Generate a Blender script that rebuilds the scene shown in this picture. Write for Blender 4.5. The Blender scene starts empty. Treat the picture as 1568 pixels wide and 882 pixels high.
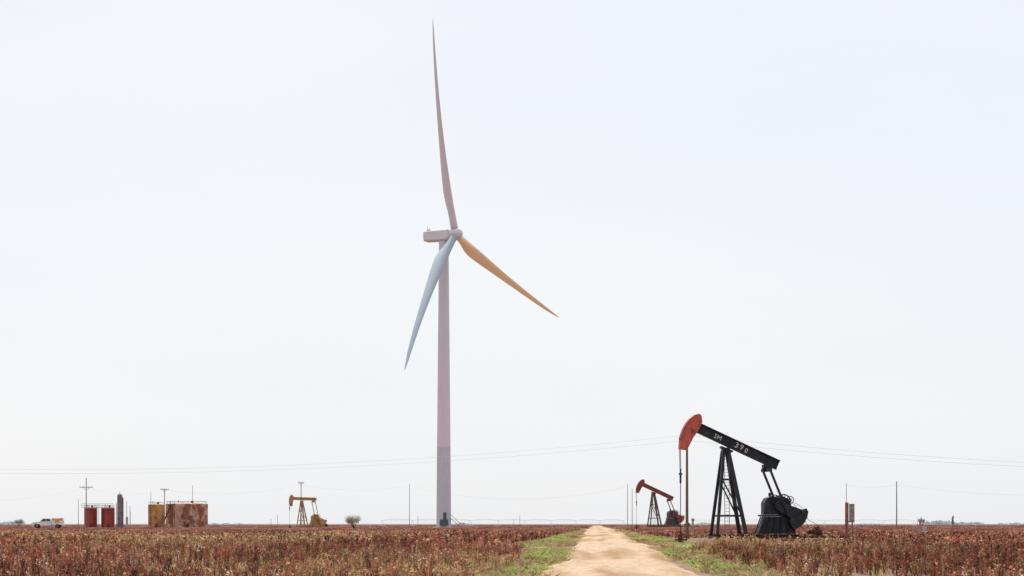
import bpy, math, random
import numpy as np
from mathutils import Vector, Matrix
random.seed(7); rng=np.random.default_rng(11)
scene=bpy.context.scene
H=1.4; F=3049.0            # eye height (m); focal length in survey units
def bx(px,d): return (px-784)/F*d          # easting of a bearing at range d
def bz(py,d): return H+(802-py)/F*d        # height of an elevation mark at range d

# ------------------------------------------------------------ materials
def mat(name,col,rough=.8,col2=None,scale=3.0,thr=(.4,.6),bump=0.0,metal=0.0,stretch=(1,1,1),detail=8,fine=.12,transl=0.0,spec=.3,uv=False):
    m=bpy.data.materials.new(name); m.use_nodes=True
    nt=m.node_tree; N=nt.nodes; L=nt.links
    b=N['Principled BSDF']; b.inputs['Roughness'].default_value=rough; b.inputs['Metallic'].default_value=metal
    b.inputs['Specular IOR Level'].default_value=spec
    tc=N.new('ShaderNodeTexCoord'); mp=N.new('ShaderNodeMapping'); mp.inputs['Scale'].default_value=stretch
    L.new(tc.outputs['Object'],mp.inputs['Vector'])
    n=N.new('ShaderNodeTexNoise'); n.inputs['Scale'].default_value=scale; n.inputs['Detail'].default_value=detail; n.inputs['Roughness'].default_value=.65
    L.new(mp.outputs[0],n.inputs['Vector'])
    r=N.new('ShaderNodeValToRGB'); r.color_ramp.elements[0].position=thr[0]; r.color_ramp.elements[1].position=thr[1]
    c2=col2 if col2 else tuple(c*.82 for c in col)
    r.color_ramp.elements[0].color=(*col,1); r.color_ramp.elements[1].color=(*c2,1)
    L.new(n.outputs['Fac'],r.inputs['Fac'])
    n2=N.new('ShaderNodeTexNoise'); n2.inputs['Scale'].default_value=scale*7; n2.inputs['Detail'].default_value=4
    L.new(mp.outputs[0],n2.inputs['Vector'])
    mr=N.new('ShaderNodeMapRange'); mr.inputs['From Min'].default_value=.3; mr.inputs['From Max'].default_value=.7
    mr.inputs['To Min'].default_value=1-fine; mr.inputs['To Max'].default_value=1+fine
    L.new(n2.outputs['Fac'],mr.inputs['Value'])
    mx=N.new('ShaderNodeVectorMath'); mx.operation='SCALE'
    L.new(r.outputs['Color'],mx.inputs[0]); L.new(mr.outputs[0],mx.inputs['Scale'])
    L.new(mx.outputs[0],b.inputs['Base Color'])
    if bump>0:
        bp=N.new('ShaderNodeBump'); bp.inputs['Strength'].default_value=.6; bp.inputs['Distance'].default_value=bump
        L.new(n2.outputs['Fac'],bp.inputs['Height']); L.new(bp.outputs[0],b.inputs['Normal'])
    return m
def attr_mat(name,transl=.35,rough=.9):
    m=bpy.data.materials.new(name); m.use_nodes=True
    nt=m.node_tree; N=nt.nodes; L=nt.links
    for n in list(N):
        if n.type=='BSDF_PRINCIPLED': N.remove(n)
    out=[n for n in N if n.type=='OUTPUT_MATERIAL'][0]
    a=N.new('ShaderNodeAttribute'); a.attribute_name='col'
    d=N.new('ShaderNodeBsdfDiffuse'); t=N.new('ShaderNodeBsdfTranslucent'); mx=N.new('ShaderNodeMixShader'); mx.inputs[0].default_value=transl
    L.new(a.outputs['Color'],d.inputs['Color']); L.new(a.outputs['Color'],t.inputs['Color'])
    L.new(d.outputs[0],mx.inputs[1]); L.new(t.outputs[0],mx.inputs[2]); L.new(mx.outputs[0],out.inputs['Surface'])
    return m

# ------------------------------------------------------------ mesh builder
class MB:
    def __init__(s): s.v=[]; s.f=[]
    def add(s,vs,fs):
        o=len(s.v); s.v+= [tuple(v) for v in vs]; s.f+=[tuple(i+o for i in f) for f in fs]
    def box(s,c,size,rot=None):
        sx,sy,sz=[k/2 for k in size]
        vs=[Vector((x,y,z)) for x in(-sx,sx) for y in(-sy,sy) for z in(-sz,sz)]
        if rot is not None: vs=[rot@v for v in vs]
        c=Vector(c); vs=[v+c for v in vs]
        s.add(vs,[(0,1,3,2),(4,6,7,5),(0,4,5,1),(2,3,7,6),(0,2,6,4),(1,5,7,3)])
    def beam(s,a,b,w,h,up=(0,1,0)):
        a=Vector(a); b=Vector(b); d=(b-a); l=d.length; d.normalize()
        u=Vector(up); u=(u-d*u.dot(d)).normalized(); k=d.cross(u)
        R=Matrix((d,u,k)).transposed()
        s.box((a+b)/2,(l,w,h),R)
    def tube(s,a,b,r1,r2=None,n=10,cap=True):
        if r2 is None:r2=r1
        a=Vector(a);b=Vector(b);d=(b-a).normalized()
        u=d.orthogonal().normalized();k=d.cross(u)
        vs=[]
        for p,r in((a,r1),(b,r2)):
            for i in range(n):
                t=2*math.pi*i/n; vs.append(p+(u*math.cos(t)+k*math.sin(t))*r)
        fs=[(i,(i+1)%n,n+(i+1)%n,n+i) for i in range(n)]
        if cap: fs+=[tuple(range(n-1,-1,-1)),tuple(range(n,2*n))]
        s.add(vs,fs)
    def path(s,pts,r,n=6):
        for a,b in zip(pts[:-1],pts[1:]): s.tube(a,b,r,r,n)
    def prism(s,poly,y0,y1):
        n=len(poly); vs=[(x,y0,z) for x,z in poly]+[(x,y1,z) for x,z in poly]
        fs=[(i,(i+1)%n,n+(i+1)%n,n+i) for i in range(n)]+[tuple(range(n-1,-1,-1)),tuple(range(n,2*n))]
        s.add(vs,fs)
    def lathe(s,prof,c=(0,0,0),n=40,cap=True):
        vs=[];m=len(prof)
        for r,z in prof:
            for i in range(n):
                t=2*math.pi*i/n; vs.append((c[0]+r*math.cos(t),c[1]+r*math.sin(t),c[2]+z))
        fs=[(j*n+i,j*n+(i+1)%n,(j+1)*n+(i+1)%n,(j+1)*n+i) for j in range(m-1) for i in range(n)]
        if cap: fs+=[tuple(range(n-1,-1,-1)),tuple(range((m-1)*n,m*n))]
        s.add(vs,fs)
    def ring(s,c,R,r,axis='y',n=24):
        pts=[]
        for i in range(n+1):
            t=2*math.pi*i/n
            if axis=='y': pts.append((c[0]+R*math.cos(t),c[1],c[2]+R*math.sin(t)))
            else: pts.append((c[0]+R*math.cos(t),c[1]+R*math.sin(t),c[2]))
        s.path(pts,r,6)
    def obj(s,name,m,parent=None,bevel=0,smooth=False):
        me=bpy.data.meshes.new(name); me.from_pydata(s.v,[],s.f); me.validate(); me.update()
        if smooth: me.shade_smooth()
        o=bpy.data.objects.new(name,me); scene.collection.objects.link(o); me.materials.append(m)
        if parent: o.parent=parent
        if bevel:
            b=o.modifiers.new('bevel','BEVEL'); b.width=bevel; b.segments=2; b.limit_method='ANGLE'
        return o
def empty(name,loc=(0,0,0),rz=0,sc=1):
    e=bpy.data.objects.new(name,None); scene.collection.objects.link(e); e.location=loc; e.rotation_euler=(0,0,rz); e.scale=(sc,)*3
    e.empty_display_size=.5
    return e
def npmesh(name,V,Fq,C,m,parent=None):
    me=bpy.data.meshes.new(name); nv=len(V); nf=len(Fq); k=Fq.shape[1]
    me.vertices.add(nv); me.vertices.foreach_set('co',V.astype(np.float32).ravel())
    me.loops.add(nf*k); me.loops.foreach_set('vertex_index',Fq.astype(np.int32).ravel())
    me.polygons.add(nf); me.polygons.foreach_set('loop_start',np.arange(0,nf*k,k,dtype=np.int32))
    try: me.polygons.foreach_set('loop_total',np.full(nf,k,dtype=np.int32))
    except Exception: pass
    me.update(calc_edges=True)
    if C is not None:
        at=me.color_attributes.new('col','FLOAT_COLOR','POINT')
        cc=np.ones((nv,4),np.float32); cc[:,:3]=C; at.data.foreach_set('color',cc.ravel())
    me.materials.append(m)
    o=bpy.data.objects.new(name,me); scene.collection.objects.link(o)
    if parent:o.parent=parent
    return o
# smooth value noise
_tab=rng.random((512,512))
def vnoise(x,y,sc):
    x=x/sc+1000; y=y/sc+1000
    xi=np.floor(x).astype(int); yi=np.floor(y).astype(int); fx=x-xi; fy=y-yi
    fx=fx*fx*(3-2*fx); fy=fy*fy*(3-2*fy)
    g=lambda a,b:_tab[a%512,b%512]
    return (g(xi,yi)*(1-fx)+g(xi+1,yi)*fx)*(1-fy)+(g(xi,yi+1)*(1-fx)+g(xi+1,yi+1)*fx)*fy

# ------------------------------------------------------------ world / sun / camera
w=bpy.data.worlds.new("World"); scene.world=w; w.use_nodes=True
nt=w.node_tree; N=nt.nodes; L=nt.links; bg=N['Background']
SE,SR=52,-12
sky=N.new('ShaderNodeTexSky'); sky.sky_type='NISHITA'; sky.sun_disc=False
sky.sun_elevation=math.radians(SE); sky.sun_rotation=math.radians(SR); sky.air_density=1.0; sky.dust_density=2.0; sky.ozone_density=1.0
mx=N.new('ShaderNodeMix'); mx.data_type='RGBA'; mx.inputs[0].default_value=.86
L.new(sky.outputs[0],mx.inputs[6])
# thin high cloud veil
tc=N.new('ShaderNodeTexCoord'); mp=N.new('ShaderNodeMapping'); mp.inputs['Scale'].default_value=(1,1,4); L.new(tc.outputs['Generated'],mp.inputs[0])
ns=N.new('ShaderNodeTexNoise'); ns.inputs['Scale'].default_value=3; ns.inputs['Detail'].default_value=5; L.new(mp.outputs[0],ns.inputs['Vector'])
rp=N.new('ShaderNodeValToRGB'); rp.color_ramp.elements[0].position=.3; rp.color_ramp.elements[1].position=.75
rp.color_ramp.elements[0].color=(.905,.935,.985,1); rp.color_ramp.elements[1].color=(.955,.965,.985,1)
L.new(ns.outputs['Fac'],rp.inputs[0])
sc=N.new('ShaderNodeVectorMath'); sc.operation='SCALE'; sc.inputs['Scale'].default_value=10.0; L.new(rp.outputs[0],sc.inputs[0])
L.new(sc.outputs[0],mx.inputs[7]); L.new(mx.outputs[2],bg.inputs['Color']); bg.inputs['Strength'].default_value=.1

sd=bpy.data.lights.new('sun','SUN'); sd.energy=3.7; sd.angle=math.radians(.5); sd.color=(1,.95,.87)
so=bpy.data.objects.new('sun',sd); scene.collection.objects.link(so)
el=math.radians(SE); az=math.radians(SR)
sv=Vector((math.sin(az)*math.cos(el),math.cos(az)*math.cos(el),math.sin(el)))
so.rotation_euler=sv.to_track_quat('Z','Y').to_euler(); so.location=(0,0,60)
cam=bpy.data.cameras.new('camera'); co=bpy.data.objects.new('camera',cam); scene.collection.objects.link(co)
co.location=(0,0,H); co.rotation_euler=(math.radians(90),0,0); cam.lens=70; cam.sensor_width=36; cam.shift_y=.2302
cam.clip_start=.1; cam.clip_end=30000; scene.camera=co
scene.view_settings.view_transform='Standard'; scene.view_settings.look='None'; scene.view_settings.exposure=0

# ------------------------------------------------------------ ground & road
RA=math.atan(.042)
def road2w(l,s):
    return s*math.sin(RA)+l*math.cos(RA), s*math.cos(RA)-l*math.sin(RA)
soil=mat('field_soil',(.28,.165,.115),.95,(.19,.105,.075),.08,(.35,.65),detail=12,fine=.2)
g=MB(); S=14000
g.add([(-S,-S,0),(S,-S,0),(S,S,0),(-S,S,0)],[(0,1,2,3)]); g.obj('ground',soil)

vn=lambda a,b,c: float(vnoise(np.array([a]),np.array([b]),c)[0])
sandm=attr_mat('sandy_dirt',0.0)
nt=sandm.node_tree;N=nt.nodes;L=nt.links
tc=N.new('ShaderNodeTexCoord'); n2=N.new('ShaderNodeTexNoise'); n2.inputs['Scale'].default_value=5; n2.inputs['Detail'].default_value=9; n2.inputs['Roughness'].default_value=.7
mp=N.new('ShaderNodeMapping'); mp.inputs['Scale'].default_value=(1.5,.35,1); L.new(tc.outputs['Object'],mp.inputs[0]); L.new(mp.outputs[0],n2.inputs['Vector'])
mr=N.new('ShaderNodeMapRange'); mr.inputs['From Min'].default_value=.3; mr.inputs['From Max'].default_value=.7; mr.inputs['To Min'].default_value=.76; mr.inputs['To Max'].default_value=1.2
L.new(n2.outputs['Fac'],mr.inputs['Value'])
vm=N.new('ShaderNodeVectorMath'); vm.operation='SCALE'; at=[n for n in N if n.type=='ATTRIBUTE'][0]; df=[n for n in N if n.type=='BSDF_DIFFUSE'][0]
L.new(at.outputs['Color'],vm.inputs[0]);L.new(mr.outputs[0],vm.inputs['Scale']);L.new(vm.outputs[0],df.inputs['Color'])
bp=N.new('ShaderNodeBump'); bp.inputs['Strength'].default_value=.8; bp.inputs['Distance'].default_value=.07; L.new(n2.outputs['Fac'],bp.inputs['Height']); L.new(bp.outputs[0],df.inputs['Normal'])
sv_=[-20+i*1.5 for i in range(40)]; s=40.0
while s<1200: sv_.append(s); s*=1.006
sv_=np.array(sv_); nc=44
LEa=-1.3+(vnoise(sv_,sv_*0+3,2.2)-.5)*.5+(vnoise(sv_,sv_*0+9,9)-.5)*.9-.6*np.clip((sv_-150)/200,0,1)
REa=3.2+(vnoise(sv_,sv_*0+33,2.0)-.5)*.5+(vnoise(sv_,sv_*0+19,11)-.5)*1.0+.8*np.clip((sv_-120)/200,0,1)
T_=np.linspace(0,1,nc+1)[None,:]; Sg=np.repeat(sv_[:,None],nc+1,1); Lg=LEa[:,None]+(REa-LEa)[:,None]*T_
wob=(vnoise(Sg,Sg*0+77,14)-.5)*.10
Tt=np.repeat(T_,len(sv_),0)+wob; ed=np.minimum(T_,1-T_)*2; edc=np.clip(ed*4,0,1)
rut=np.exp(-((Tt-.28)/.075)**2)+np.exp(-((Tt-.70)/.075)**2)
rut2=np.exp(-((Tt-.42)/.05)**2)*.8+np.exp(-((Tt-.86)/.05)**2)*.8+np.exp(-((Tt-.16)/.03)**2)*.6
nz=vnoise(Lg*1.2,Sg*.45,.6); nz2=vnoise(Lg+40,Sg*.25,1.0); nz3=vnoise(Lg+90,Sg*.12,1.5)
Z=.008+.09*edc-.06*rut*edc+.06*nz*edc+.05*nz2*edc
X=Sg*math.sin(RA)+Lg*math.cos(RA); Y=Sg*math.cos(RA)-Lg*math.sin(RA)
cl=np.array([.57,.43,.305])[None,None,:]; cd=np.array([.41,.26,.155])[None,None,:]; co_=np.array([.31,.21,.13])[None,None,:]
f=np.clip((nz3-.40)*2.2+.9*rut2*(nz2+.2)-.45*rut,0,1)[...,None]
C=cl*(1-f)+cd*f
f2=np.clip((1-ed*7)*.9+(nz2-.7)*1.5*(1-rut),0,.8)[...,None]; C=C*(1-f2)+co_*f2
C=C*(1+.16*(nz[...,None]-.5))
V=np.stack([X,Y,Z],-1).reshape(-1,3); ii=(np.arange(len(sv_)-1)[:,None]*(nc+1)+np.arange(nc)[None,:]).ravel()
o=npmesh('dirt_road',V,np.stack([ii,ii+1,ii+nc+2,ii+nc+1],-1),C.reshape(-1,3),sandm); o.data.shade_smooth()
trackm=mat('pale_track_dirt',(.50,.36,.24),.95,(.38,.26,.16),.5,(.35,.65),bump=.03,fine=.15)
def blob(name,m,cl,cs,rl,rs,z,seed):
    n=70; V=[(*road2w(cl,cs),z)]
    for i in range(n):
        t=2*math.pi*i/n; k=.8+.4*vn(math.cos(t)*3+seed,math.sin(t)*3,.8)
        V.append((*road2w(cl+math.copysign(abs(math.cos(t))**.6,math.cos(t))*rl*k,cs+math.copysign(abs(math.sin(t))**.6,math.sin(t))*rs*k),z))
    mb=MB(); mb.v=V; mb.f=[(0,1+i,1+(i+1)%n) for i in range(n)]; mb.obj(name,m)
blob('field_track',trackm,-4.6,116,4.2,4.0,.004,3)
blob('well_access_track',trackm,5.4,121,3.0,8,.004,8)
pad=MB(); px0,px1,py0,py1=bx(1070,138),bx(1310,138),134,146
n=60; ring=[];top=[]
for i in range(n):
    t=2*math.pi*i/n; cx=math.copysign(abs(math.cos(t))**.35,math.cos(t)); cy=math.copysign(abs(math.sin(t))**.35,math.sin(t))
    k=1+.05*vn(cx*4,cy*4,.7)
    ring.append(((px0+px1)/2+cx*(px1-px0)/2*k*1.07,(py0+py1)/2+cy*(py1-py0)/2*k*1.12,.006)); top.append(((px0+px1)/2+cx*(px1-px0)/2*k,(py0+py1)/2+cy*(py1-py0)/2*k,.34))
pad.add(ring+top,[(i,(i+1)%n,n+(i+1)%n,n+i) for i in range(n)]+[tuple(range(n,2*n))]); 
padm=mat('pad_gravel',(.27,.18,.13),.95,(.18,.11,.08),1.2,(.35,.65),bump=.03)
pad.obj('gravel_pad',padm)

# ------------------------------------------------------------ vegetation (numpy)
def crop_left(s): 
    return np.interp(s,[0,60,92,104,113,120,135,170,300,900],[-2.9,-2.9,-3.6,-4.1,-7.5,-6.4,-5.3,-4.8,-4.4,-4.4])
def crop_right(s):
    return np.interp(s,[0,60,97,106,120,135,150,200,900],[4.8,4.8,5.0,5.4,7.0,8.0,9.0,6.5,6.0])
def in_pad(x,y): return (x>px0-.8)&(x<px1+.6)&(y>py0-.6)&(y<py1+3)
def quad_stick(a,b,w,dirv):
    a=np.array(a);b=np.array(b);dv=np.array(dirv)*w/2
    return [a-dv,a+dv,b+dv*.6,b-dv*.6]
def tmpl_stalk(r,wid=1.0,nb=6,nl=9):
    q=[];t=[]
    for ang in (0,1.57):
        dv=(math.cos(ang),math.sin(ang),0); q.append(quad_stick((0,0,0),(r.normal(0,.05),r.normal(0,.05),.92),.028*wid,dv)); t.append(.65)
    ends=[(0,0,.95)]
    for i in range(nb):
        a=r.uniform(0,6.28); z=r.uniform(.2,.8); l=r.uniform(.05,.15)*(1.15-z*.6); e=(math.cos(a)*l,math.sin(a)*l,min(1.08,z+r.uniform(.15,.4)))
        q.append(quad_stick((0,0,z),e,.018*wid,(-math.sin(a),math.cos(a),0))); t.append(.75); ends.append(e)
    for i in range(nl):
        e=ends[r.integers(len(ends))]; c=np.array(e)+r.normal(0,.025,3); c[2]=min(c[2],1.08)
        u=r.normal(0,1,3);u/=np.linalg.norm(u);v=np.cross(u,r.normal(0,1,3));v/=np.linalg.norm(v)
        k=r.uniform(.018,.040)*wid; q.append([c-u*k,c-v*k*.8,c+u*k,c+v*k*.8]); t.append(r.choice([.55,.95,1.3,2.1]))
    return np.array(q).reshape(-1,3),np.repeat(np.array(t),4)
def tmpl_clump(r,rad=1.0,n=12,wid=.1):
    q=[];t=[]
    for i in range(n):
        c=r.uniform(-rad,rad,2); a=r.uniform(-.7,.7); h=r.uniform(.6,1.1); dv=np.array([math.cos(a),math.sin(a),0])
        b=np.array([c[0],c[1],0]); tp=b+np.array([r.normal(0,.06),r.normal(0,.06),h])
        w_=wid*r.uniform(.6,1.3)
        q.append([b-dv*w_*.35,b+dv*w_*.35,(b+tp)/2+dv*w_*.5+np.array([0,0,.15]),tp-dv*w_*.05]); t.append(r.uniform(.6,1.4))
    return np.array(q).reshape(-1,3),np.repeat(np.array(t),4)
def tmpl_grass(r,n=14,rad=.1,wid=.014):
    q=[];t=[]
    for i in range(n):
        c=r.normal(0,rad,2); a=r.uniform(0,6.28); dv=np.array([math.cos(a),math.sin(a),0])
        b=np.array([c[0],c[1],0]); h=r.uniform(.5,1.1); ln=np.array([-math.sin(a),math.cos(a),0])*r.normal(0,.25)*.25
        q.append([b-dv*wid/2,b+dv*wid/2,b+ln+dv*wid*.35+np.array([0,0,h*.7]),b+ln*2.2+np.array([0,0,h])]); t.append(r.uniform(.75,1.3))
    return np.array(q).reshape(-1,3),np.repeat(np.array(t),4)
def scatter(parts,X,Y,Hh,C,tm,xy=1.0,z0=None):
    n=len(X); which=rng.integers(0,len(tm),n)
    for k,(tv,tt) in enumerate(tm):
        idx=np.where(which==k)[0]
        if len(idx)==0: continue
        th=rng.uniform(0,6.283,len(idx)); c,s_=np.cos(th)[:,None],np.sin(th)[:,None]
        sx=(xy*rng.uniform(.8,1.2,len(idx)))[:,None]
        vx=(tv[None,:,0]*c-tv[None,:,1]*s_)*sx+X[idx][:,None]
        vy=(tv[None,:,0]*s_+tv[None,:,1]*c)*sx+Y[idx][:,None]
        vz=tv[None,:,2]*Hh[idx][:,None]
        if z0 is not None: vz=vz+z0[idx][:,None]
        V=np.stack([vx,vy,vz],-1).reshape(-1,3)
        Cc=(C[idx][:,None,:]*tt[None,:,None]).reshape(-1,3)
        parts.append((V,Cc))
def finish(name,parts,m):
    V=np.concatenate([p[0] for p in parts]);C=np.clip(np.concatenate([p[1] for p in parts]),0,1)
    Fq=np.arange(len(V)).reshape(-1,4); return npmesh(name,V,Fq,C,m)
def palette(X,Y,n):
    base=np.array([[.33,.135,.085],[.16,.068,.052],[.42,.20,.13],[.09,.045,.04],[.58,.40,.27],[.36,.11,.075]])
    pr=np.array([.26,.22,.17,.14,.10,.11]); k=rng.choice(6,n,p=pr); C=base[k]*rng.uniform(.75,1.25,(n,1))
    pn=vnoise(X,Y*.2,2.5); pn2=vnoise(X+50,Y*.3,16)
    C=C*(.62+.80*pn)[:,None]
    straw=np.array([.54,.40,.20]); f=np.clip((pn2-.58)*3,0,.8)*(rng.random(n)<.5)
    return C*(1-f[:,None])+straw*f[:,None]
def rows(s0,s1,rowsp,step,jit,margin):
    lmax=.30*s1+margin
    nl=int(2*lmax/rowsp); ns=int((s1-s0)/step)
    Lg,Sg=np.meshgrid(-lmax+np.arange(nl)*rowsp,s0+np.arange(ns)*step)
    Lg=Lg.ravel()+rng.normal(0,jit,Lg.size);Sg=Sg.ravel()+rng.uniform(-step,step,Sg.size)
    X=Sg*math.sin(RA)+Lg*math.cos(RA);Y=Sg*math.cos(RA)-Lg*math.sin(RA)
    e=(vnoise(Sg,Sg*0+3,3)-.5)*1.1
    ok=((Lg<crop_left(Sg)+e)|(Lg>crop_right(Sg)+e))&(np.abs(X)<.275*Y+margin)&~in_pad(X,Y)
    return X[ok],Y[ok],Lg[ok],Sg[ok]
crop_m=attr_mat('dry_cotton_stalk',.4)
parts=[]
X,Y,l,s_=rows(32,105,.85,.2,.10,7)
gap=vnoise(X,Y*.4,1.8)<.76; X,Y=X[gap],Y[gap]
T=[tmpl_stalk(rng) for _ in range(14)]
hv=lambda X,Y:(.27+.28*vnoise(X,Y*.6,2.0))*np.clip(rng.normal(.95,.24,len(X)),.45,1.6)
scatter(parts,X,Y,hv(X,Y),palette(X,Y,len(X)),T)
X,Y,l,s_=rows(105,240,.85,.42,.13,9)
gap=vnoise(X,Y*.4,2.4)<.83; X,Y=X[gap],Y[gap]
T=[tmpl_stalk(rng,1.8,6,8) for _ in range(12)]
scatter(parts,X,Y,hv(X,Y),palette(X,Y,len(X)),T,1.2)
X,Y,l,s_=rows(240,560,1.6,1.5,.4,12)
T=[tmpl_clump(rng,1.0,14,.11) for _ in range(10)]
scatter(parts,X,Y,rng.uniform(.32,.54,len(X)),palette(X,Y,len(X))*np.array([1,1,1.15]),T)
X,Y,l,s_=rows(560,1500,4,5,1.2,20)
T=[tmpl_clump(rng,2.6,14,.35) for _ in range(8)]
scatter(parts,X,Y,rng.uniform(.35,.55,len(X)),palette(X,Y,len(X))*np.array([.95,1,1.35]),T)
finish('cotton_crop',parts,crop_m)

grass_m=attr_mat('verge_grass',.45)
def verge(name,green):
    parts=[]
    for s0,s1,den,wid in ((30,75,26,.014),(75,150,11,.024),(150,420,2.2,.06)):
        T=[tmpl_grass(rng,14,.09 if s1<140 else .16,wid) for _ in range(8)]
        Lw=34; n=int((s1-s0)*Lw*den*.5)
        Lr=rng.uniform(-15,19,n);S_=rng.uniform(s0,s1,n)
        le=np.interp(S_,[0,150,350],[-1.2,-1.2,-1.8]);re_=np.interp(S_,[0,120,320],[3.15,3.15,4.0])
        cl=crop_left(S_)-.5;cr=crop_right(S_)+.5
        m_=((Lr<le+(vnoise(S_,Lr*0+7,1.5)-.6)*.6)&(Lr>cl))|((Lr>re_+(vnoise(S_,Lr*0+17,1.5)-.4)*.6)&(Lr<cr))
        X=S_*math.sin(RA)+Lr*math.cos(RA);Y=S_*math.cos(RA)-Lr*math.sin(RA)
        tr=((Lr<-1.2)&(S_>110)&(S_<121))|((Lr>4.6)&(S_>114)&(S_<127))
        gn=vnoise(X,Y*.35,1.3)*.55+vnoise(X+31,Y*.10,2.2)*.45
        near=np.where(Lr<0,le-Lr,Lr-re_)
        band=np.interp(S_,[0,108,124,400],[.75,.75,2.0,2.2]); hw=np.interp(S_,[0,80,130,400],[.8,.6,.9,.8])
        off=np.abs(near-band)/hw
        if green: ok=m_&~tr&(gn>.24+.20*off)
        else: ok=m_&~tr&(gn<.62+.1*off)&(rng.random(n)<.45)
        ok&=~in_pad(X,Y)
        X,Y=X[ok],Y[ok]; n=len(X)
        if green:
            C=np.array([.36,.49,.15])*rng.uniform(.7,1.3,(n,1)); C[:,0]*=rng.uniform(.75,1.25,n)
            hh=rng.uniform(.06,.18,n)
        else:
            C=np.array([.54,.38,.22])*rng.uniform(.5,1.15,(n,1)); dk=rng.random(n)<.25; C[dk]*=np.array([.6,.42,.42]); hh=rng.uniform(.06,.24,n)
        scatter(parts,X,Y,hh,C,T,1.3)
    finish(name,parts,grass_m)
verge('green_verge_grass',True); verge('dry_verge_grass',False)
parts=[]
X,Y,l,s_=rows(32,170,1.1,.4,.5,6)
k=(vnoise(X+50,Y*.3,16)>.50)&(rng.random(len(X))<.7)|(rng.random(len(X))<.12); X,Y=X[k],Y[k]
C=np.array([.56,.43,.20])*rng.uniform(.6,1.15,(len(X),1)); gm=(vnoise(X+9,Y*.3,9)>.64); C[gm]=C[gm]*np.array([.72,1.0,.65])
scatter(parts,X,Y,rng.uniform(.15,.38,len(X)),C,[tmpl_grass(rng,12,.12,.018) for _ in range(8)],1.2)
finish('field_weeds',parts,grass_m)

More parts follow.
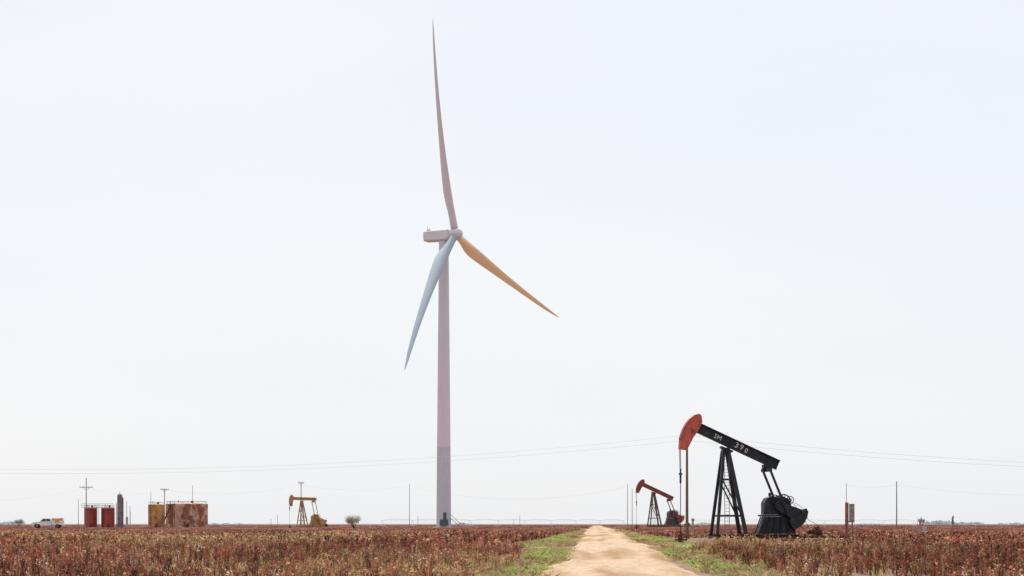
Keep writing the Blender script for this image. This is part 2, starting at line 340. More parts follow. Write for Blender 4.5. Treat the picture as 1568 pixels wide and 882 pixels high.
# ------------------------------------------------------------ pump jack
s0=138/F
def pumpjack(loc,yaw,sc,colbeam,colhead,colbase,colweight,dang=0.0,lettering=False,cstretch=1.0):
    root=empty('pumpjack',loc,yaw,sc)
    q=lambda px,py,y=0:Vector(((px-1115)*s0,y,(825-py)*s0))
    piv=q(1111,686); R=Matrix.Rotation(dang,4,'Y')
    def rb(px,py,y=0):
        v=q(px,py,y)-piv; return (R@v)+piv
    m=MB()
    def seg(p1,p2,w_,h_): m.beam(p1,p2,w_,h_)
    A=(1068,657);B=(1193,713); dx,dy=(B[0]-A[0]),(B[1]-A[1]); ln=math.hypot(dx,dy); nx,ny=dy/ln,-dx/ln
    hd=6.9
    seg(rb(A[0]+nx*hd,A[1]+ny*hd),rb(B[0]+nx*hd,B[1]+ny*hd),.34,.07)
    seg(rb(A[0]-nx*hd,A[1]-ny*hd),rb(B[0]-nx*hd,B[1]-ny*hd),.34,.07)
    seg(rb(*A),rb(*B),.07,hd*2*s0-.07)
    for t in (0.01,.33,.40,.86,.99):
        cx,cy=A[0]+dx*t,A[1]+dy*t
        seg(rb(cx+nx*hd*.95,cy+ny*hd*.95),rb(cx-nx*hd*.95,cy-ny*hd*.95),.31,.06)
    seg(rb(1103,686),rb(1121,693),.5,.14)
    m.box(rb(1111,689.5),(.45,.75,.22)); m.tube(rb(1111,689.5,-.5),rb(1111,689.5,.5),.12)
    m.obj('walking_beam',colbeam,root,.012)
    m=MB()
    hp=[(1070,636.5),(1063,638.5),(1056,644),(1050,651),(1045,660),(1042,669),(1040.5,679),(1040,690),(1050,691),(1054,684),(1060,672),(1067,663),(1074,649),(1073,640)]
    pl=[rb(*p) for p in hp]; m.prism([(p.x,p.z) for p in pl],-.19,.19)
    m.obj('horsehead',colhead,root,.015)
    m=MB()
    fr=[rb(*p) for p in hp[:8]]
    for a,b in zip(fr[:-1],fr[1:]): m.beam(a+Vector((-.03,0,0)),b+Vector((-.03,0,0)),.46,.05)
    m.tube(rb(1069,645,-.24),rb(1069,645,.24),.09)
    for a,b in ((hp[2],hp[10]),(hp[5],hp[9]),(hp[0],hp[12])): m.beam(rb(a[0]+1.5,a[1]+1,-.2),rb(b[0]-1.5,b[1]-1,-.2),.03,.05)
    m.obj('horsehead_rim',colhead,root)
    m=MB(); x=q(1041,0).x; ztop=rb(1042,672).z; zc=q(0,727).z
    for y in(-.13,.13): m.tube((x-.06,y,ztop),(x,y,zc),.022,n=6)
    m.box((x,0,zc),(.16,.42,.12)); m.tube((x,0,zc+.1),(x,0,q(0,741).z),.07,n=8); m.tube((x,0,zc+.35),(x,0,zc-.1),.06)
    m.tube((x,0,zc),(x,0,q(0,812).z),.028,n=8)
    m.obj('bridle_and_polished_rod',m_blk,root)
    m=MB(); m.tube((x,0,-.36),(x,0,.25),.13,n=12); m.tube((x,0,.25),(x,0,.55),.075,n=10)
    for z in(-.2,.02,.25): m.tube((x,0,z),(x,0,z+.06),.2,n=12)
    m.tube((x-.4,0,-.05),(x+.45,0,-.05),.055,n=8); m.ring((x+.0,-.32,.12),.12,.018); m.tube((x,-.32,.12),(x,0,.12),.03)
    m.tube((x+.42,0,-.05),(x+.42,0,.25),.05)
    m.obj('wellhead',m_rustdark,root)
    m=MB()
    for sg in(-1,1):
        m.beam(q(1107,692,.2*sg),q(1093,819,.85*sg),.18,.2)
        m.beam(q(1114,692,.2*sg),q(1138,819,.85*sg),.2,.25)
        m.beam(q(1103,735,.42*sg),q(1122,735,.42*sg),.09,.12)
        m.beam(q(1096,790,.70*sg),q(1133,790,.70*sg),.09,.13)
        m.beam(q(1104,737,.43*sg),q(1132,789,.70*sg),.07,.1)
    for px_,py_,yy in((1103,735,.42),(1122,735,.42),(1097,790,.7),(1132,790,.7)): m.beam(q(px_,py_,-yy),q(px_,py_,yy),.1,.1,up=(0,0,1))
    m.box(q(1110.5,693),(.5,.7,.16))
    m.obj('samson_post',colbase,root,.01)
    m=MB()
    for xo in(-3.6,3.6): m.tube(q(1111+xo,700,-.24),q(1108+xo,818,-.95),.022,n=6)
    for i in range(24):
        t=i/24; m.tube(q(1107.4-3*t,700+118*t,-.24-.71*t),q(1114.6-3*t,700+118*t,-.24-.71*t),.014,n=6)
    m.obj('ladder',m_grey,root)
    m=MB(); e=rb(1175,713); m.box(e+Vector((0,0,-.12)),(.55,.5,.3)); m.beam(e+Vector((0,-.95,-.35)),e+Vector((0,.95,-.35)),.22,.26,up=(0,0,1)); m.tube(e+Vector((-.3,0,-.3)),e+Vector((.35,0,-.3)),.14)
    pin=q(1203,788)
    for y in(-.90,.90):
        m.beam(e+Vector((0,y,-.35)),Vector((pin.x,y,pin.z)),.12,.15); m.tube((pin.x,y-.1,pin.z),(pin.x,y+.1,pin.z),.14,n=14)
    m.obj('pitman_arms',colbase,root,.01)
    m=MB()
    P=lambda pts:[((a-1115)*s0,(825-b)*s0) for a,b in pts]
    m.prism(P([(1169,770),(1173,763),(1181,760),(1190,762),(1198,760),(1206,764),(1211,772),(1211,788),(1169,788)]),-.44,.44)
    m.prism(P([(1165,788.2),(1216,788.2),(1216,791),(1165,791)]),-.56,.56)
    m.tube(q(1188,775,-.80),q(1188,775,.80),.13,n=14)
    for y in(-.47,.47):
        m.tube(q(1188,775,y-.04),q(1188,775,y+.04),.32,n=20); m.tube(q(1203,772,y-.05),q(1203,772,y+.05),.18,n=16)
        for i in range(5): m.beam(q(1172+i*9,788,y),q(1172+i*9,778,y*.97),.05,.06)
    m.tube(q(1180,760),q(1180,755),.1); m.box(q(1195,760),(.4,.4,.1))
    m.obj('gear_reducer',colbase,root,.02)
    m=MB()
    m.prism(P([(1170,791.2),(1212,791.2),(1217,817.2),(1160,817.2)]),-.40,.40)
    for k in(0,.2,.4,.6,.8,1):
        xt=1169+44*k; xb=1159+58*k
        for y in(-.47,.47): m.beam(q(xt,791.3,y),q(xb,817.2,y),.12,.07)
    m.obj('reducer_pedestal',colbase,root,.012)
    m=MB(); c=q(1206,768,.62); m.ring(c,.48,.045,n=28)
    for i in range(6):
        t=i*math.pi/3+.3; m.tube(c,c+Vector((math.cos(t)*.47,0,math.sin(t)*.47)),.025,n=6)
    m.tube(c+Vector((0,-.2,0)),c+Vector((0,.08,0)),.08)
    c=q(1184,765,-.60); m.ring(c,.30,.03,n=22)
    for i in range(5):
        t=i*math.pi*.4; m.tube(c,c+Vector((math.cos(t)*.29,0,math.sin(t)*.29)),.02,n=6)
    c=q(1208,766,-.6); m.ring(c,.25,.03,n=20); m.ring(c,.1,.03,n=12)
    m.obj('belt_sheave',colbase,root)
    m=MB()
    for y in(-.70,.70):
        m.prism(P([(1183,771),(1190,768),(1230,782),(1231,797),(1224,803),(1186,781)]),y-.06,y+.06)
        cw=[(1232,779),(1234.5,784),(1233,792),(1229,800),(1223,806),(1216,810),(1211,810),(1208,805),(1205,797),(1209,793),(1216,792),(1222,788),(1226,783),(1229,779)]
        m.prism(P(cw),y-.24 if y<0 else y-.065,y+.065 if y<0 else y+.24)
        for a in((1228,790),(1214,802)): m.tube(q(a[0],a[1],y-.28),q(a[0],a[1],y+.28),.06,n=8)
    o=m.obj('crank_counterweights',colweight,root,.015)
    if cstretch!=1.0:
        c=q(1188,775); o.matrix_basis=Matrix.Translation(c)@Matrix.Rotation(.12,4,'Y')@Matrix.Diagonal((cstretch,1,1,1))@Matrix.Translation(-c)
    m=MB()
    for y in(-.75,.75):
        m.beam(q(1089,818.5,y),q(1220,818.5,y),.26,.05); m.beam(q(1089,824,y),q(1220,824,y),.28,.05); m.beam(q(1089,821.2,y),q(1220,821.2,y),.06,.20)
        m.beam(q(1220,822.5,y*.6),q(1296,822.5,y*.6),.14,.13)
        for i in range(13): m.beam(q(1092+i*10.4,819,y),q(1092+i*10.4,823.5,y),.2,.03)
    for px_ in(1091,1110,1138,1158,1188,1218,1245,1265,1294): m.beam(q(px_,822,-.7 if px_<1220 else -.45),q(px_,822,.7 if px_<1220 else .45),.16,.16,up=(0,0,1))
    m.obj('skid_base',colbase,root)
    m=MB(); 
    m.tube(q(1248,815),q(1260,815),.24,n=18); m.tube(q(1259,815),q(1262,815),.19,n=14); m.box(q(1254,808.5),(.3,.3,.16)); m.box(q(1254,820.3),(.6,.5,.1))
    for i in range(7): m.tube(q(1249+i*1.5,815),q(1249.4+i*1.5,815),.265,n=18)
    m.tube(q(1246.5,815,.4),q(1246.5,815,.55),.16)
    m.obj('electric_motor',m_rustdark,root)
    m=MB()
    m.path([q(1211,762,.6),q(1222,772,.6),q(1234,787,.6),q(1247,812,.5)],.018)
    m.path([q(1207,779,.6),q(1222,797,.55),q(1246,818,.5)],.018)
    m.path([q(1215,770,-.6),q(1226,777,-.6),q(1238,797,-.5),q(1249,801,-.3),q(1262,812,-.2),q(1275,822,-.3)],.016)
    m.obj('drive_belts',m_blk,root)
    if lettering:
        for body,t,dn,size in(("5M",.19,-.02,.44),("3",.445,.0,.56),("9",.51,.03,.50),("0",.57,-.04,.46)):
            cu=bpy.data.curves.new('t','FONT'); cu.body=body; cu.size=size; cu.extrude=.006
            tmp=bpy.data.objects.new('t',cu); scene.collection.objects.link(tmp)
            bpy.context.view_layer.update()
            me=bpy.data.meshes.new_from_object(tmp.evaluated_get(bpy.context.evaluated_depsgraph_get()))
            bpy.data.objects.remove(tmp)
            o=bpy.data.objects.new('beam_lettering_'+body,me); scene.collection.objects.link(o); me.materials.clear(); me.materials.append(m_white); o.parent=root
            c=rb(A[0]+dx*t,A[1]+dy*t,-.045)
            ang=math.atan2(dy,dx)
            o.matrix_basis=Matrix.Translation(c+Vector((0,0,-.16+dn)))@Matrix.Rotation(ang,4,'Y')@Matrix.Rotation(math.pi/2,4,'X')
    return root
m_blk=mat('black_steel',(.018,.018,.02),.6,(.05,.04,.035),2,(.5,.75),spec=.4)
m_blkw=mat('weathered_black_paint',(.009,.012,.018),.5,(.05,.054,.055),2.2,(.50,.78),fine=.3,spec=.35)
m_grey=mat('galvanized_steel',(.20,.20,.21),.5,(.12,.11,.11),3,metal=.3)
m_rustdark=mat('dark_rusty_iron',(.07,.04,.03),.85,(.13,.06,.035),4,(.4,.65),fine=.3)
m_red=mat('faded_red_paint',(.50,.105,.075),.6,(.13,.045,.04),2.0,(.48,.70),fine=.25)
m_white=mat('white_stencil_paint',(.75,.75,.74),.8,(.12,.12,.12),6,(.45,.65))
pumpjack((bx(1115,138),138,.345),math.radians(9),1.012,m_blkw,m_red,m_blkw,m_blkw,0,True)
m_dred=mat('dull_red_paint',(.30,.075,.07),.7,(.16,.05,.05),1.5)
m_far=mat('hazed_dark_paint',(.085,.08,.09),.8,(.13,.09,.09),1.5)
pumpjack((bx(1002,392),392,.75),math.radians(14),1.10,m_dred,m_dred,m_far,m_dred,0)
m_tan=mat('tan_rusted_paint',(.46,.27,.13),.8,(.28,.15,.09),1.2,(.4,.65))
pumpjack((bx(463,470),470,.6),math.radians(33),1.0,m_tan,m_tan,m_tan,m_tan,math.radians(-23),False,1.35)

ep=empty('electrical_control_panel',(bx(1296,139),139,.34))
m=MB(); m.beam((0,0,0),(0,0,2.55),.16,.16); m.beam((.42,.05,0),(.42,.05,2.1),.08,.08); m.beam((-.05,0,1.2),(.5,0,1.2),.05,.08,up=(0,1,0))
m.obj('posts',mat('rusted_post',(.30,.10,.07),.9,(.16,.07,.05),5),ep)
m=MB(); m.box((.02,-.12,1.75),(.22,.1,1.55)); m.obj('rusty_cabinet',mat('rusted_cabinet',(.34,.12,.08),.9,(.2,.08,.06),4),ep,.01)
m=MB(); m.box((.36,-.12,1.8),(.34,.24,1.3)); m.box((.36,-.25,1.85),(.28,.02,1.1)); m.tube((.36,-.1,1.15),(.36,-.1,0),.03); m.obj('switch_box',mat('grey_box',(.30,.28,.28),.6,(.2,.15,.14),5),ep,.015)

# ------------------------------------------------------------ wind turbine
D=574.0; st=D/F
tb=empty('wind_turbine',(bx(679.5,D),D,0))
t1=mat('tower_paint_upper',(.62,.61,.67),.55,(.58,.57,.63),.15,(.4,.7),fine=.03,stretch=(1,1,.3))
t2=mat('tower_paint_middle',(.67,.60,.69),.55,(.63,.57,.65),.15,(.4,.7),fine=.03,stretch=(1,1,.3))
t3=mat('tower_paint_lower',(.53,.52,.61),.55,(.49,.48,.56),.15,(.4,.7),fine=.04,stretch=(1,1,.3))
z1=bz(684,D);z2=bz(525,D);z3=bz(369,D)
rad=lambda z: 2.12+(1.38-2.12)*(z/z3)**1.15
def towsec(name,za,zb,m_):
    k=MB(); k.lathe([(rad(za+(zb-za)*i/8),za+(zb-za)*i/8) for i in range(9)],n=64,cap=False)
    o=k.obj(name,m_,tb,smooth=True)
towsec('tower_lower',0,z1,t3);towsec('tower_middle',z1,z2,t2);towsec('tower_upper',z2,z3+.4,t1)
k=MB(); k.lathe([(3.6,0),(3.6,.35),(2.4,.45)],n=32); k.obj('foundation',mat('concrete',(.4,.38,.36),.9),tb)
k=MB(); k.box((.2,-3.6,1.7),(2.4,1.6,1.7)); k.box((.2,-3.6,2.58),(2.5,1.7,.08)); k.box((.4,-2.15,3.6),(.9,.14,2.1)); k.obj('transformer_and_door',mat('dark_green_box',(.10,.12,.12),.7),tb,.03)
k=MB()
for i in range(8): k.box((4.6-i*.32,-1.2,.6+i*.32),(.3,1.0,.05))
for y in(-1.7,-.7): k.tube((5.0,y,1.2),(2.0,y,4.1),.05); k.tube((5,y,.2),(2,y,3.0),.06)
k.obj('entry_stairs',m_grey,tb)
nrm=Vector((.902,-.432,0)); tilt=math.radians(4.6)
nn=(nrm*math.cos(tilt)+Vector((0,0,1))*math.sin(tilt)).normalized()
uu=Vector((.432,.902,0)); vv=uu.cross(nn); 
if vv.z<0: vv=-vv
zh=bz(360,D)
hubx=(697.5-679.5)*st; hub=Vector((0,0,zh-.2))+nn*(hubx/nn.x)
nac=MB()
def nsec(t,wd,zlo,zhi,ch=.35):
    c=Vector((0,0,zh))+nrm*t
    pts=[(-wd+ch,zlo),(wd-ch,zlo),(wd,zlo+ch),(wd,zhi-ch),(wd-ch,zhi),(-wd+ch,zhi),(-wd,zhi-ch),(-wd,zlo+ch)]
    return [c+uu*a+Vector((0,0,b)) for a,b in pts]
secs=[nsec(-5.9,1.55,-1.35,1.15),nsec(-5.6,1.75,-1.65,1.35),nsec(-1,1.8,-1.75,1.45),nsec(1.6,1.75,-1.7,1.45),nsec(2.3,1.35,-1.45,1.3)]
vs=[v for s_ in secs for v in s_]; fs=[]
for j in range(len(secs)-1):
    for i in range(8): fs.append((j*8+i,j*8+(i+1)%8,(j+1)*8+(i+1)%8,(j+1)*8+i))
fs+=[tuple(range(7,-1,-1)),tuple(range((len(secs)-1)*8,len(secs)*8))]
nac.add(vs,fs); nacm=mat('nacelle_paint',(.68,.65,.71),.55,(.63,.61,.66),.3,fine=.03); nac.obj('nacelle',nacm,tb,.08)
k=MB(); c0=Vector((0,0,zh))
k.tube(c0+nrm*-5.2+Vector((0,0,1.2)),c0+nrm*-5.2+Vector((0,0,2.9)),.06); k.tube(c0+nrm*-4.6+Vector((0,0,1.2)),c0+nrm*-4.6+Vector((0,0,2.2)),.09); k.box(c0+nrm*-4.9+Vector((0,0,1.6)),(1.2,.5,.35))
k.lathe([(1.5,z3),(1.6,z3+.1),(1.6,z3+.5)],n=32)
k.obj('wind_vane_and_yaw_ring',m_grey,tb)
sp=MB(); prof=[(-1.5,1.45),(-1.2,1.65),(0,1.75),(.9,1.6),(1.6,1.2),(2.1,.65),(2.25,.1)]; n=28; vs=[]
for a,r in prof:
    for i in range(n):
        t=2*math.pi*i/n; vs.append(hub+nn*a+(uu*math.cos(t)+vv*math.sin(t))*r)
fs=[(j*n+i,j*n+(i+1)%n,(j+1)*n+(i+1)%n,(j+1)*n+i) for j in range(len(prof)-1) for i in range(n)]+[tuple(range(n-1,-1,-1)),tuple(range((len(prof)-1)*n,len(prof)*n))]
sp.add(vs,fs); sp.obj('spinner',nacm,tb,smooth=True)
Rb=61.7
def blade(name,theta,m_,beta0=math.radians(60)):
    d=vv*math.cos(theta)+uu*math.sin(theta); tg=uu*math.cos(theta)-vv*math.sin(theta)
    st_=[0,.02,.05,.09,.13,.18,.24,.32,.42,.52,.62,.72,.82,.9,.95,.98,1.0]
    ch=[2.1,2.1,2.2,2.65,3.25,3.6,3.45,3.05,2.55,2.15,1.8,1.5,1.2,.9,.6,.35,.06]
    th=[1,1,.9,.65,.45,.34,.29,.26,.23,.21,.2,.19,.18,.18,.18,.18,.18]
    n=24; vs=[]
    for f,c,tk in zip(st_,ch,th):
        be=beta0+math.radians(10*(1-f)**2-2)
        te=tg*math.cos(be)-nn*math.sin(be); nrmv=te.cross(d).normalized()
        r=1.3+(Rb-1.3)*f
        cen=hub+d*r+(nrm-Vector((0,0,.17)))*(4.8*(f**1.8))
        blend=min(1,max(0,(f-.02)/.12)); 
        for i in range(n):
            t=2*math.pi*i/n; x=math.cos(t); y=math.sin(t)
            xa=(x+1)/2*c-c*(.5-.2*blend)
            sharp=(1-blend)+blend*math.sqrt(max(0,(1-x)/2))**.9*1.15
            ya=y*c*tk/2*sharp
            vs.append(cen+te*xa+nrmv*ya)
    m=len(st_); fs=[(j*n+i,j*n+(i+1)%n,(j+1)*n+(i+1)%n,(j+1)*n+i) for j in range(m-1) for i in range(n)]+[tuple(range(n-1,-1,-1)),tuple(range((m-1)*n,m*n))]
    b=MB(); b.add(vs,fs); return b.obj(name,m_,tb,smooth=True)
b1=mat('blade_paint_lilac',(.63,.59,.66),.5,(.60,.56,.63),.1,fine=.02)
b2=mat('blade_warm_light_tint',(.99,.80,.57),.5,(.96,.76,.53),.1,fine=.02)  # orange base colour stands in for warm light on the blade's underside
b3=mat('blade_sky_light_tint',(.36,.42,.49),.6,(.33,.39,.46),.1,fine=.02,spec=.2)  # bluish sky light on this blade is put into its base colour
t0=math.radians(-12.9)
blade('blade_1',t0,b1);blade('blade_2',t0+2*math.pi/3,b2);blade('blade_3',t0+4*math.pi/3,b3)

# ------------------------------------------------------------ power line (long spans across the view)
woodm=mat('weathered_pole_wood',(.20,.13,.10),.9,(.13,.09,.07),2,stretch=(6,6,.4))
wirem=mat('aluminium_wire',(.55,.56,.6),.6)
def pole(px,top,d,arm=0,armz=0,r=.14,m_=woodm,tilt=0):
    e=empty('utility_pole',(bx(px,d),d,0)); h=bz(top,d); m=MB(); m.tube((0,0,0),(tilt,0,h),r,r*.62,n=12); m.obj('pole_shaft',m_,e)
    if arm:
        m=MB(); m.beam((-arm/2,-.12,armz),(arm/2,-.12,armz),.1,.13)
        for k in(-.46,-.2,.2,.46): m.tube((arm*k,-.12,armz+.06),(arm*k,-.12,armz+.3),.05,.03,n=8)
        m.beam((-arm*.3,-.1,armz),(0,-.1,armz-.7),.04,.05); m.beam((arm*.3,-.1,armz),(0,-.1,armz-.7),.04,.05)
        m.obj('crossarm',m_,e)
    return e,h
DL=170.0; sl=DL/F
pole(1052,663,DL,r=.14)
pole(1052-1900,663,DL,r=.15); pole(1052+1900,663,DL,r=.15)
wl=MB()
for zoff,sagx in((0,53),(-.45,51)):
    for sgn in(-1,1):
        pts=[]
        for i in range(61):
            t=i/60; x=1052+sgn*1900*t; sag=sagx*(1-(2*t-1)**2)
            pts.append((bx(x,DL),DL+.1,bz(666,DL)+zoff-sag*sl))
        wl.path(pts,.008,5)
wl.obj('overhead_power_wires',wirem)
far=mat('hazed_pole_wood',(.22,.17,.16),.9,(.17,.13,.12),2)
P_=[(132,732,430,2.8),(120,764,500,0),(252,748,470,2.0),(231,754,520,0),(295,743,520,0),(461,738,480,1.5),(627,741,480,0),(961,741,430,0),(968,748,430,0),(1296,740,420,0),(1373,737,400,0)]
for px,top,d,arm in P_:
    h=bz(top,d); pole(px,top,d,arm,h-(2.0 if px==132 else .25),.13 if arm or px==1373 else .08,far)
wl=MB()
def span(a,b,sag,r=.011):
    pts=[]
    for i in range(25):
        t=i/24; pts.append((a[0]+(b[0]-a[0])*t,a[1]+(b[1]-a[1])*t,a[2]+(b[2]-a[2])*t-sag*(1-(2*t-1)**2)))
    wl.path(pts,r,4)
tp=lambda px,y,d:(bx(px,d),d,bz(y,d))
span(tp(132,747,430),tp(-300,735,300),3.0);span(tp(132,747,430),tp(252,750,470),1.2);span(tp(252,750,470),tp(461,742,480),1.6);span(tp(461,742,480),tp(627,744,480),1.2);span(tp(627,744,480),tp(961,745,430),3);span(tp(1373,742,400),tp(1296,742,420),.6);span(tp(1373,742,400),tp(1900,730,320),2.5)
wl.obj('distant_power_wires',wirem)

# ------------------------------------------------------------ tanks
DT=560.0; sT=DT/F
def tank(name,pl,pr,top,m_,d=DT,roof=.35,bands=4):
    e=empty(name,(bx((pl+pr)/2,d),d,0)); r=(pr-pl)/2*d/F; h=bz(top,d)
    prof=[(r,0)]
    for i in range(1,bands+1):
        z=h*i/bands; prof+= [(r,z-.07),(r+.04,z-.05),(r+.04,z-.01),(r,z)]
    prof+=[(r*.98,h+.03),(r*.3,h+roof),(.05,h+roof+.03)]
    m=MB(); m.lathe(prof,n=48); m.obj('shell',m_,e)
    m=MB(); m.tube((r*.3,-r*.3,h),(r*.3,-r*.3,h+roof+.45),.3,n=12); m.tube((-r*.4,0,h),(-r*.4,0,h+roof+.6),.09,n=8)
    nrail=int(max(8,r*4)); 
    for i in range(nrail):
        t=2*math.pi*i/nrail; m.tube((r*.95*math.cos(t),r*.95*math.sin(t),h),(r*.95*math.cos(t),r*.95*math.sin(t),h+.75),.03,n=5)
    m.ring((0,0,h+.75),r*.95,.03,'z',32)
    m.tube((-r*.5,-r-.25,0),(-r*.5,-r-.25,h*.9),.09,n=8); m.box((r*.2,-r-.03,.9),(.7,.15,.9)); m.tube((r*.55,-r-.3,.6),(r*.55,-r+.5,.6),.12)
    m.obj('hatch_railing_pipes',m_rustdark,e)
    return e
rm=mat('red_tank_paint',(.42,.065,.06),.55,(.24,.05,.045),.7,(.4,.7),stretch=(1,1,.3),fine=.12)
tank('red_storage_tank',129,148.5,778,rm,roof=.3); tank('red_storage_tank',155,175.5,778,rm,roof=.3)
ym=mat('ochre_rust_tank',(.52,.27,.09),.8,(.26,.10,.05),.45,(.42,.6),stretch=(1,1,.6),fine=.2)
tank('rusted_storage_tank',227,251,773,ym,d=552)
pm=mat('pale_rust_tank',(.58,.37,.29),.75,(.24,.09,.055),.38,(.44,.55),stretch=(1,1,.8),fine=.25)
tank('rusted_storage_tank',254,318,772,pm,d=566,roof=.5)
e=empty('tank_catwalk',(bx(152,DT),DT-2.3,0)); zt=bz(777,DT); m=MB(); Lh=24*sT
m.box((0,0,zt),(2*Lh,.9,.1))
for i in range(13):
    x=-Lh+2*Lh*i/12; m.tube((x,-.42,zt),(x,-.42,zt+1.0),.035,n=5)
m.tube((-Lh,-.42,zt+1),(Lh,-.42,zt+1),.04,n=5);m.tube((-Lh,-.42,zt+.5),(Lh,-.42,zt+.5),.03,n=5)
for i in range(20): m.box((.1,-.5-.0,.3*i+.2),(.8,.5,.05))
for x in(-.35,.5): m.tube((x,-.6,0),(x,-.6,zt+1),.05,n=6)
m.obj('catwalk_frame',m_rustdark,e)
e=empty('heater_treater',(bx(184.5,DT),DT-1,0)); m=MB(); h=bz(757,DT)
m.lathe([(.72,0),(.72,h-.3),(.5,h),(.1,h+.12)],n=24); m.tube((.9,0,0),(.9,0,h-1),.16,n=10); m.tube((-.95,0,0),(-.95,0,h-2.5),.09); m.tube((0,0,h),(0,0,h+.8),.06)
for z in(1.5,3,4.5,6,7.5): m.lathe([(.74,z),(.80,z+.03),(.80,z+.1),(.74,z+.13)],n=24)
m.tube((.9,0,h-1),(0,0,h-.6),.12); m.obj('vessel',mat('dull_grey_vessel',(.16,.13,.14),.7,(.25,.2,.2),1),e)
m=MB(); m.lathe([(.35,0),(.35,3.2),(.1,3.5)],(1.9,.5,0),16); m.tube((-2.3,.3,1.0),(3.5,.3,1.0),.12); m.tube((2.9,0,0),(2.9,0,bz(783,DT)),.12); m.obj('piping',mat('pale_pipe',(.5,.47,.47),.6),e)
e=empty('oilfield_stairs',(bx(262,DT),DT-7.8,0)); m=MB(); zt=bz(773,DT)
for y in(-.35,.35): m.beam((-1.6,y,0),(1.4,y,zt),.08,.25)
for i in range(22): m.box((-1.6+3.0*i/22,0,zt*i/22+.1),(.3,.7,.05))
m.tube((-1.6,-.38,1),(1.4,-.38,zt+1),.04);m.box((1.9,0,zt),(1.6,.9,.1)); m.tube((2.4,-.4,0),(2.4,-.4,zt+1),.06); m.tube((1.2,.4,0),(1.2,.4,zt+1),.06)
m.obj('stair_frame',m_rustdark,e)

# ------------------------------------------------------------ service pickup truck
DK=385.0; tk=empty('service_pickup_truck',(bx(73,DK),DK,.55),math.radians(4))
wm=mat('white_vehicle_paint',(.72,.73,.76),.3,(.66,.67,.7),1,spec=.5,fine=.02); gm_=mat('tinted_glass',(.03,.035,.04),.1,spec=.8,fine=0); tm=mat('tyre_rubber',(.03,.03,.03),.9)
om=mat('orange_equipment',(.75,.30,.07),.6)
m=MB()
body=[(-2.9,.55),(-2.95,.95),(-2.8,1.12),(-1.75,1.22),(-1.35,1.30),(-.75,1.86),(-.55,1.92),(.55,1.92),(.72,1.84),(.82,1.22),(.82,.5),(-1.35,.45),(-1.42,.75),(-1.7,.92),(-2.1,.92),(-2.4,.75),(-2.45,.5)]
m.prism(body,-.95,.95); m.obj('cab_and_hood',wm,tk,.05)
m=MB(); m.prism([(-1.2,1.30),(-.72,1.78),(-.2,1.80),(-.2,1.30)],-.958,.958); m.prism([(-.1,1.30),(-.1,1.80),(.5,1.80),(.68,1.30)],-.958,.958)
m.beam((-1.36,0,1.34),(-.80,0,1.84),1.6,.03); m.obj('windows',gm_,tk)
m=MB(); m.box((1.95,0,.85),(2.1,2.0,.35)); m.box((1.2,-.8,1.2),(.7,.4,.5)); m.box((2.65,-.8,1.2),(.7,.4,.5)); m.box((1.95,.8,1.2),(2.1,.4,.5)); m.beam((.95,-.9,1.95),(3.0,-.9,1.95),.06,.06)
for x in(.95,1.9,2.95):
    for y in(-.9,.9): m.tube((x,y,1.3),(x,y,1.98),.035)
m.beam((.95,.9,1.95),(3,.9,1.95),.06,.06); m.box((3.05,0,.6),(.12,1.9,.2)); m.box((-2.98,0,.62),(.12,1.8,.22)); m.obj('utility_bed',wm,tk,.02)
m=MB(); m.box((1.9,-.3,1.5),(1.1,.9,.7)); m.tube((2.6,-.7,1.6),(2.6,.3,1.6),.36,n=16); m.tube((1.2,-.7,1.6),(1.2,.4,1.6),.3,n=14); m.obj('welder_and_hose_reel',om,tk,.02)
m=MB()
for x in(-1.9,2.0):
    for y in(-.9,.9): m.tube((x,y-.13,.4),(x,y+.13,.4),.4,n=22)
m.obj('wheels',tm,tk,.03)
m=MB()
for x in(-1.9,2.0):
    for y in(-1.04,1.04): m.tube((x,y-.01,.4),(x,y+.01,.4),.22,n=16)
m.box((-2.96,-.7,.88),(.06,.35,.16)); m.box((-2.96,.7,.88),(.06,.35,.16)); m.obj('rims_and_lamps',m_grey,tk)

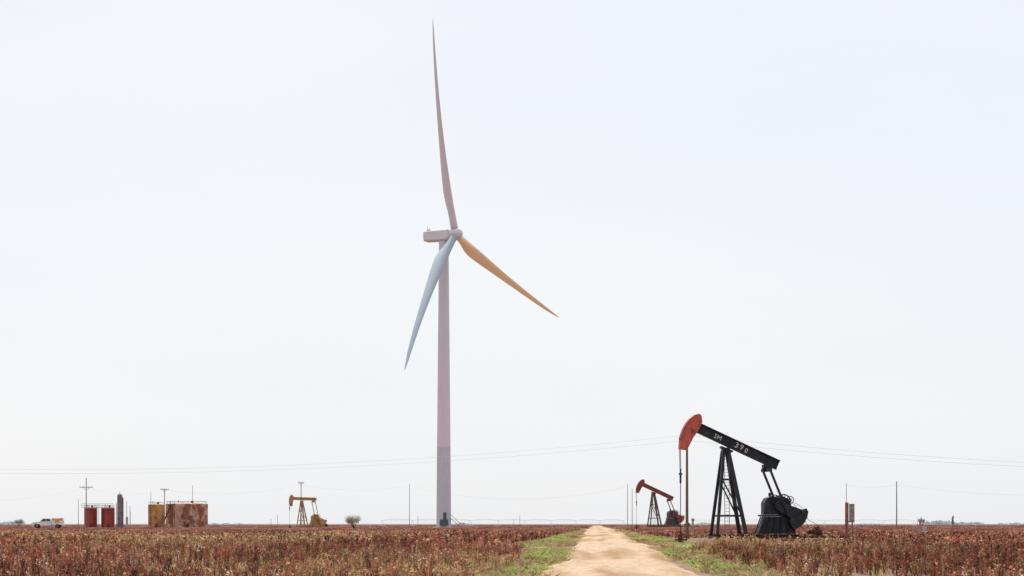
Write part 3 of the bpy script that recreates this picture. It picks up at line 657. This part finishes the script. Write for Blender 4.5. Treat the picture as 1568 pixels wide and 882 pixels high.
# ------------------------------------------------------------ trees & shrubs
def foliage(name,x,y,h,wd,col,ntw=1400,leaf=.1,trunk=True,crown0=.15,cone=False,z0=0):
    e=empty(name,(x,y,z0)); r=np.random.default_rng(int(abs(x)*13+y)); m=MB()
    tips=[]
    for i in range(11):
        a=r.uniform(0,6.28); l=wd*.42*r.uniform(.5,1); p1=Vector((math.cos(a)*l*.45,math.sin(a)*l*.45,h*r.uniform(.3,.5))); p2=Vector((math.cos(a)*l,math.sin(a)*l,h*r.uniform(.55,.92)))
        if cone: p2=Vector((math.cos(a)*l*.5*(1-i/11),math.sin(a)*l*.5*(1-i/11),h*(.25+.7*i/11))); p1=Vector((0,0,p2.z*.9))
        m.tube((0,0,h*.05),p1,h*.022,h*.012,n=6);m.tube(p1,p2,h*.012,h*.004,n=5);tips.append((p1,p2))
    m.tube((0,0,0),(0,0,h*.3),h*.03,h*.022,n=8)
    m.obj('trunk_and_limbs',mat(name+'_bark',(.16,.13,.11),.9),e)
    V=[];C=[]
    for i in range(ntw):
        p1,p2=tips[r.integers(len(tips))]; t=r.uniform(.35,1.1); c=np.array(p1.lerp(p2,t))+r.normal(0,wd*(.05 if cone else .085),3)*np.array([1,1,.8])
        if c[2]<h*.06: continue
        u=r.normal(0,1,3);u/=np.linalg.norm(u);v=np.cross(u,r.normal(0,1,3));v/=np.linalg.norm(v); k=leaf*r.uniform(.6,1.4)
        V+= [c-u*k,c-v*k*.6,c+u*k,c+v*k*.6]; cc=np.array(col)*r.uniform(.55,1.35); C+=[cc]*4
    V=np.array(V);C=np.clip(np.array(C),0,1); npmesh('crown',V,np.arange(len(V)).reshape(-1,4),C,leafm,e)
    return e
leafm=attr_mat('foliage',.3)
foliage('round_shrub',bx(542,430),430,3.2,4.2,(.42,.40,.29),3200,.08)
foliage('small_tree',bx(1413,900),900,4.4,2.6,(.42,.44,.47),800,.15)  # far trees: distance haze is mixed into the blue-grey leaf colours
foliage('conifer_tree',bx(1459,900),900,5.3,3.0,(.34,.37,.40),1300,.17,cone=True)
foliage('small_tree',bx(29,900),900,3.6,4.5,(.36,.38,.36),900,.17)
parts=[];r=rng
xs=[];ys=[];hs=[]
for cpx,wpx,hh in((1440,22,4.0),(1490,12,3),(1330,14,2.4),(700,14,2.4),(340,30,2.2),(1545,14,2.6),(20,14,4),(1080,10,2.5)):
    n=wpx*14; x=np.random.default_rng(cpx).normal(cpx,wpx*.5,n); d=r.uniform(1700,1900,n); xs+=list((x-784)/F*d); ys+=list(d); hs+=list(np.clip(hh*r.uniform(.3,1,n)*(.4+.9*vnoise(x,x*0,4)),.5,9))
xs,ys,hs=map(np.array,(xs,ys,hs)); scatter(parts,xs,ys,hs,np.tile(np.array([[.55,.57,.60]]),(len(xs),1))*r.uniform(.8,1.15,(len(xs),1)),[tmpl_clump(rng,2.0,8,1.2) for _ in range(5)])  # pale blue-grey colour carries the distance haze of the treeline
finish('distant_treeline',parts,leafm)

# ------------------------------------------------------------ centre-pivot irrigation
pivm=mat('galvanized_pipe',(.66,.67,.71),.6)
def pivot(pxa,da,pxb,db,ns):
    e=empty('center_pivot_irrigator'); m=MB()
    a=Vector((bx(pxa,da),da,0));b=Vector((bx(pxb,db),db,0)); dirv=(b-a).normalized()
    for i in range(ns+1):
        c=a.lerp(b,i/ns)
        for s in(-1,1): m.tube(c+dirv*1.8*s,c+Vector((0,0,3.3)),.08,n=5)
        m.tube(c+dirv*-2+Vector((0,0,.5)),c+dirv*2+Vector((0,0,.5)),.1,n=5)
        for s in(-1,1): m.ring(c+dirv*1.8*s+Vector((0,0,.6)),.55,.12,n=12)
        if i<ns:
            c2=a.lerp(b,(i+1)/ns); top=[];low=[]
            for k in range(11):
                t=k/10; ar=4*t*(1-t); p=c.lerp(c2,t); top.append(p+Vector((0,0,3.3+.7*ar))); low.append(p+Vector((0,0,3.2-.35*ar)))
            m.path(top,.085,5); m.path(low,.03,4)
            for k in range(1,10): m.tube(top[k],low[k],.03,n=4); m.tube(top[k],low[k+1] if k<9 else top[k]-Vector((0,0,.1)),.025,n=4)
            for k in range(1,10): m.tube(low[k],low[k]-Vector((0,0,1.2)),.02,n=4)
    m.obj('spans_and_towers',pivm,e)
pivot(585,1080,955,1250,9); pivot(1060,1350,1400,1200,8)

# ------------------------------------------------------------ small things in the field
def riser(px,d,top,base_col):
    e=empty('irrigation_riser',(bx(px,d),d,0)); h=bz(top,d); m=MB(); m.tube((0,0,0),(0,0,h),.09,.09,10); m.tube((0,0,h-.25),(0,0,h),.16,.16,12); m.tube((-.25,0,h*.6),(.25,0,h*.6),.05); m.obj('pipe',base_col,e)
pinkm=mat('faded_pipe',(.42,.26,.22),.8,(.3,.2,.18),3)
riser(1409,170,795,pinkm);riser(1416,172,806,mat('pale_pipe2',(.6,.5,.45),.8));riser(1404,168,808,pinkm);riser(1061,200,794,pinkm)
fp=empty('fence_posts'); m=MB()
for px,top,d in((425,788,700),(796,789,800),(786,795,800),(640,790,700),(194,768,560),(199,775,565),(415,795,700),(1405,793,800),(1253,804,140)):
    m.tube((bx(px,d),d,0),(bx(px,d),d,bz(top,d)),.07,n=6)
m.obj('posts',far,fp)
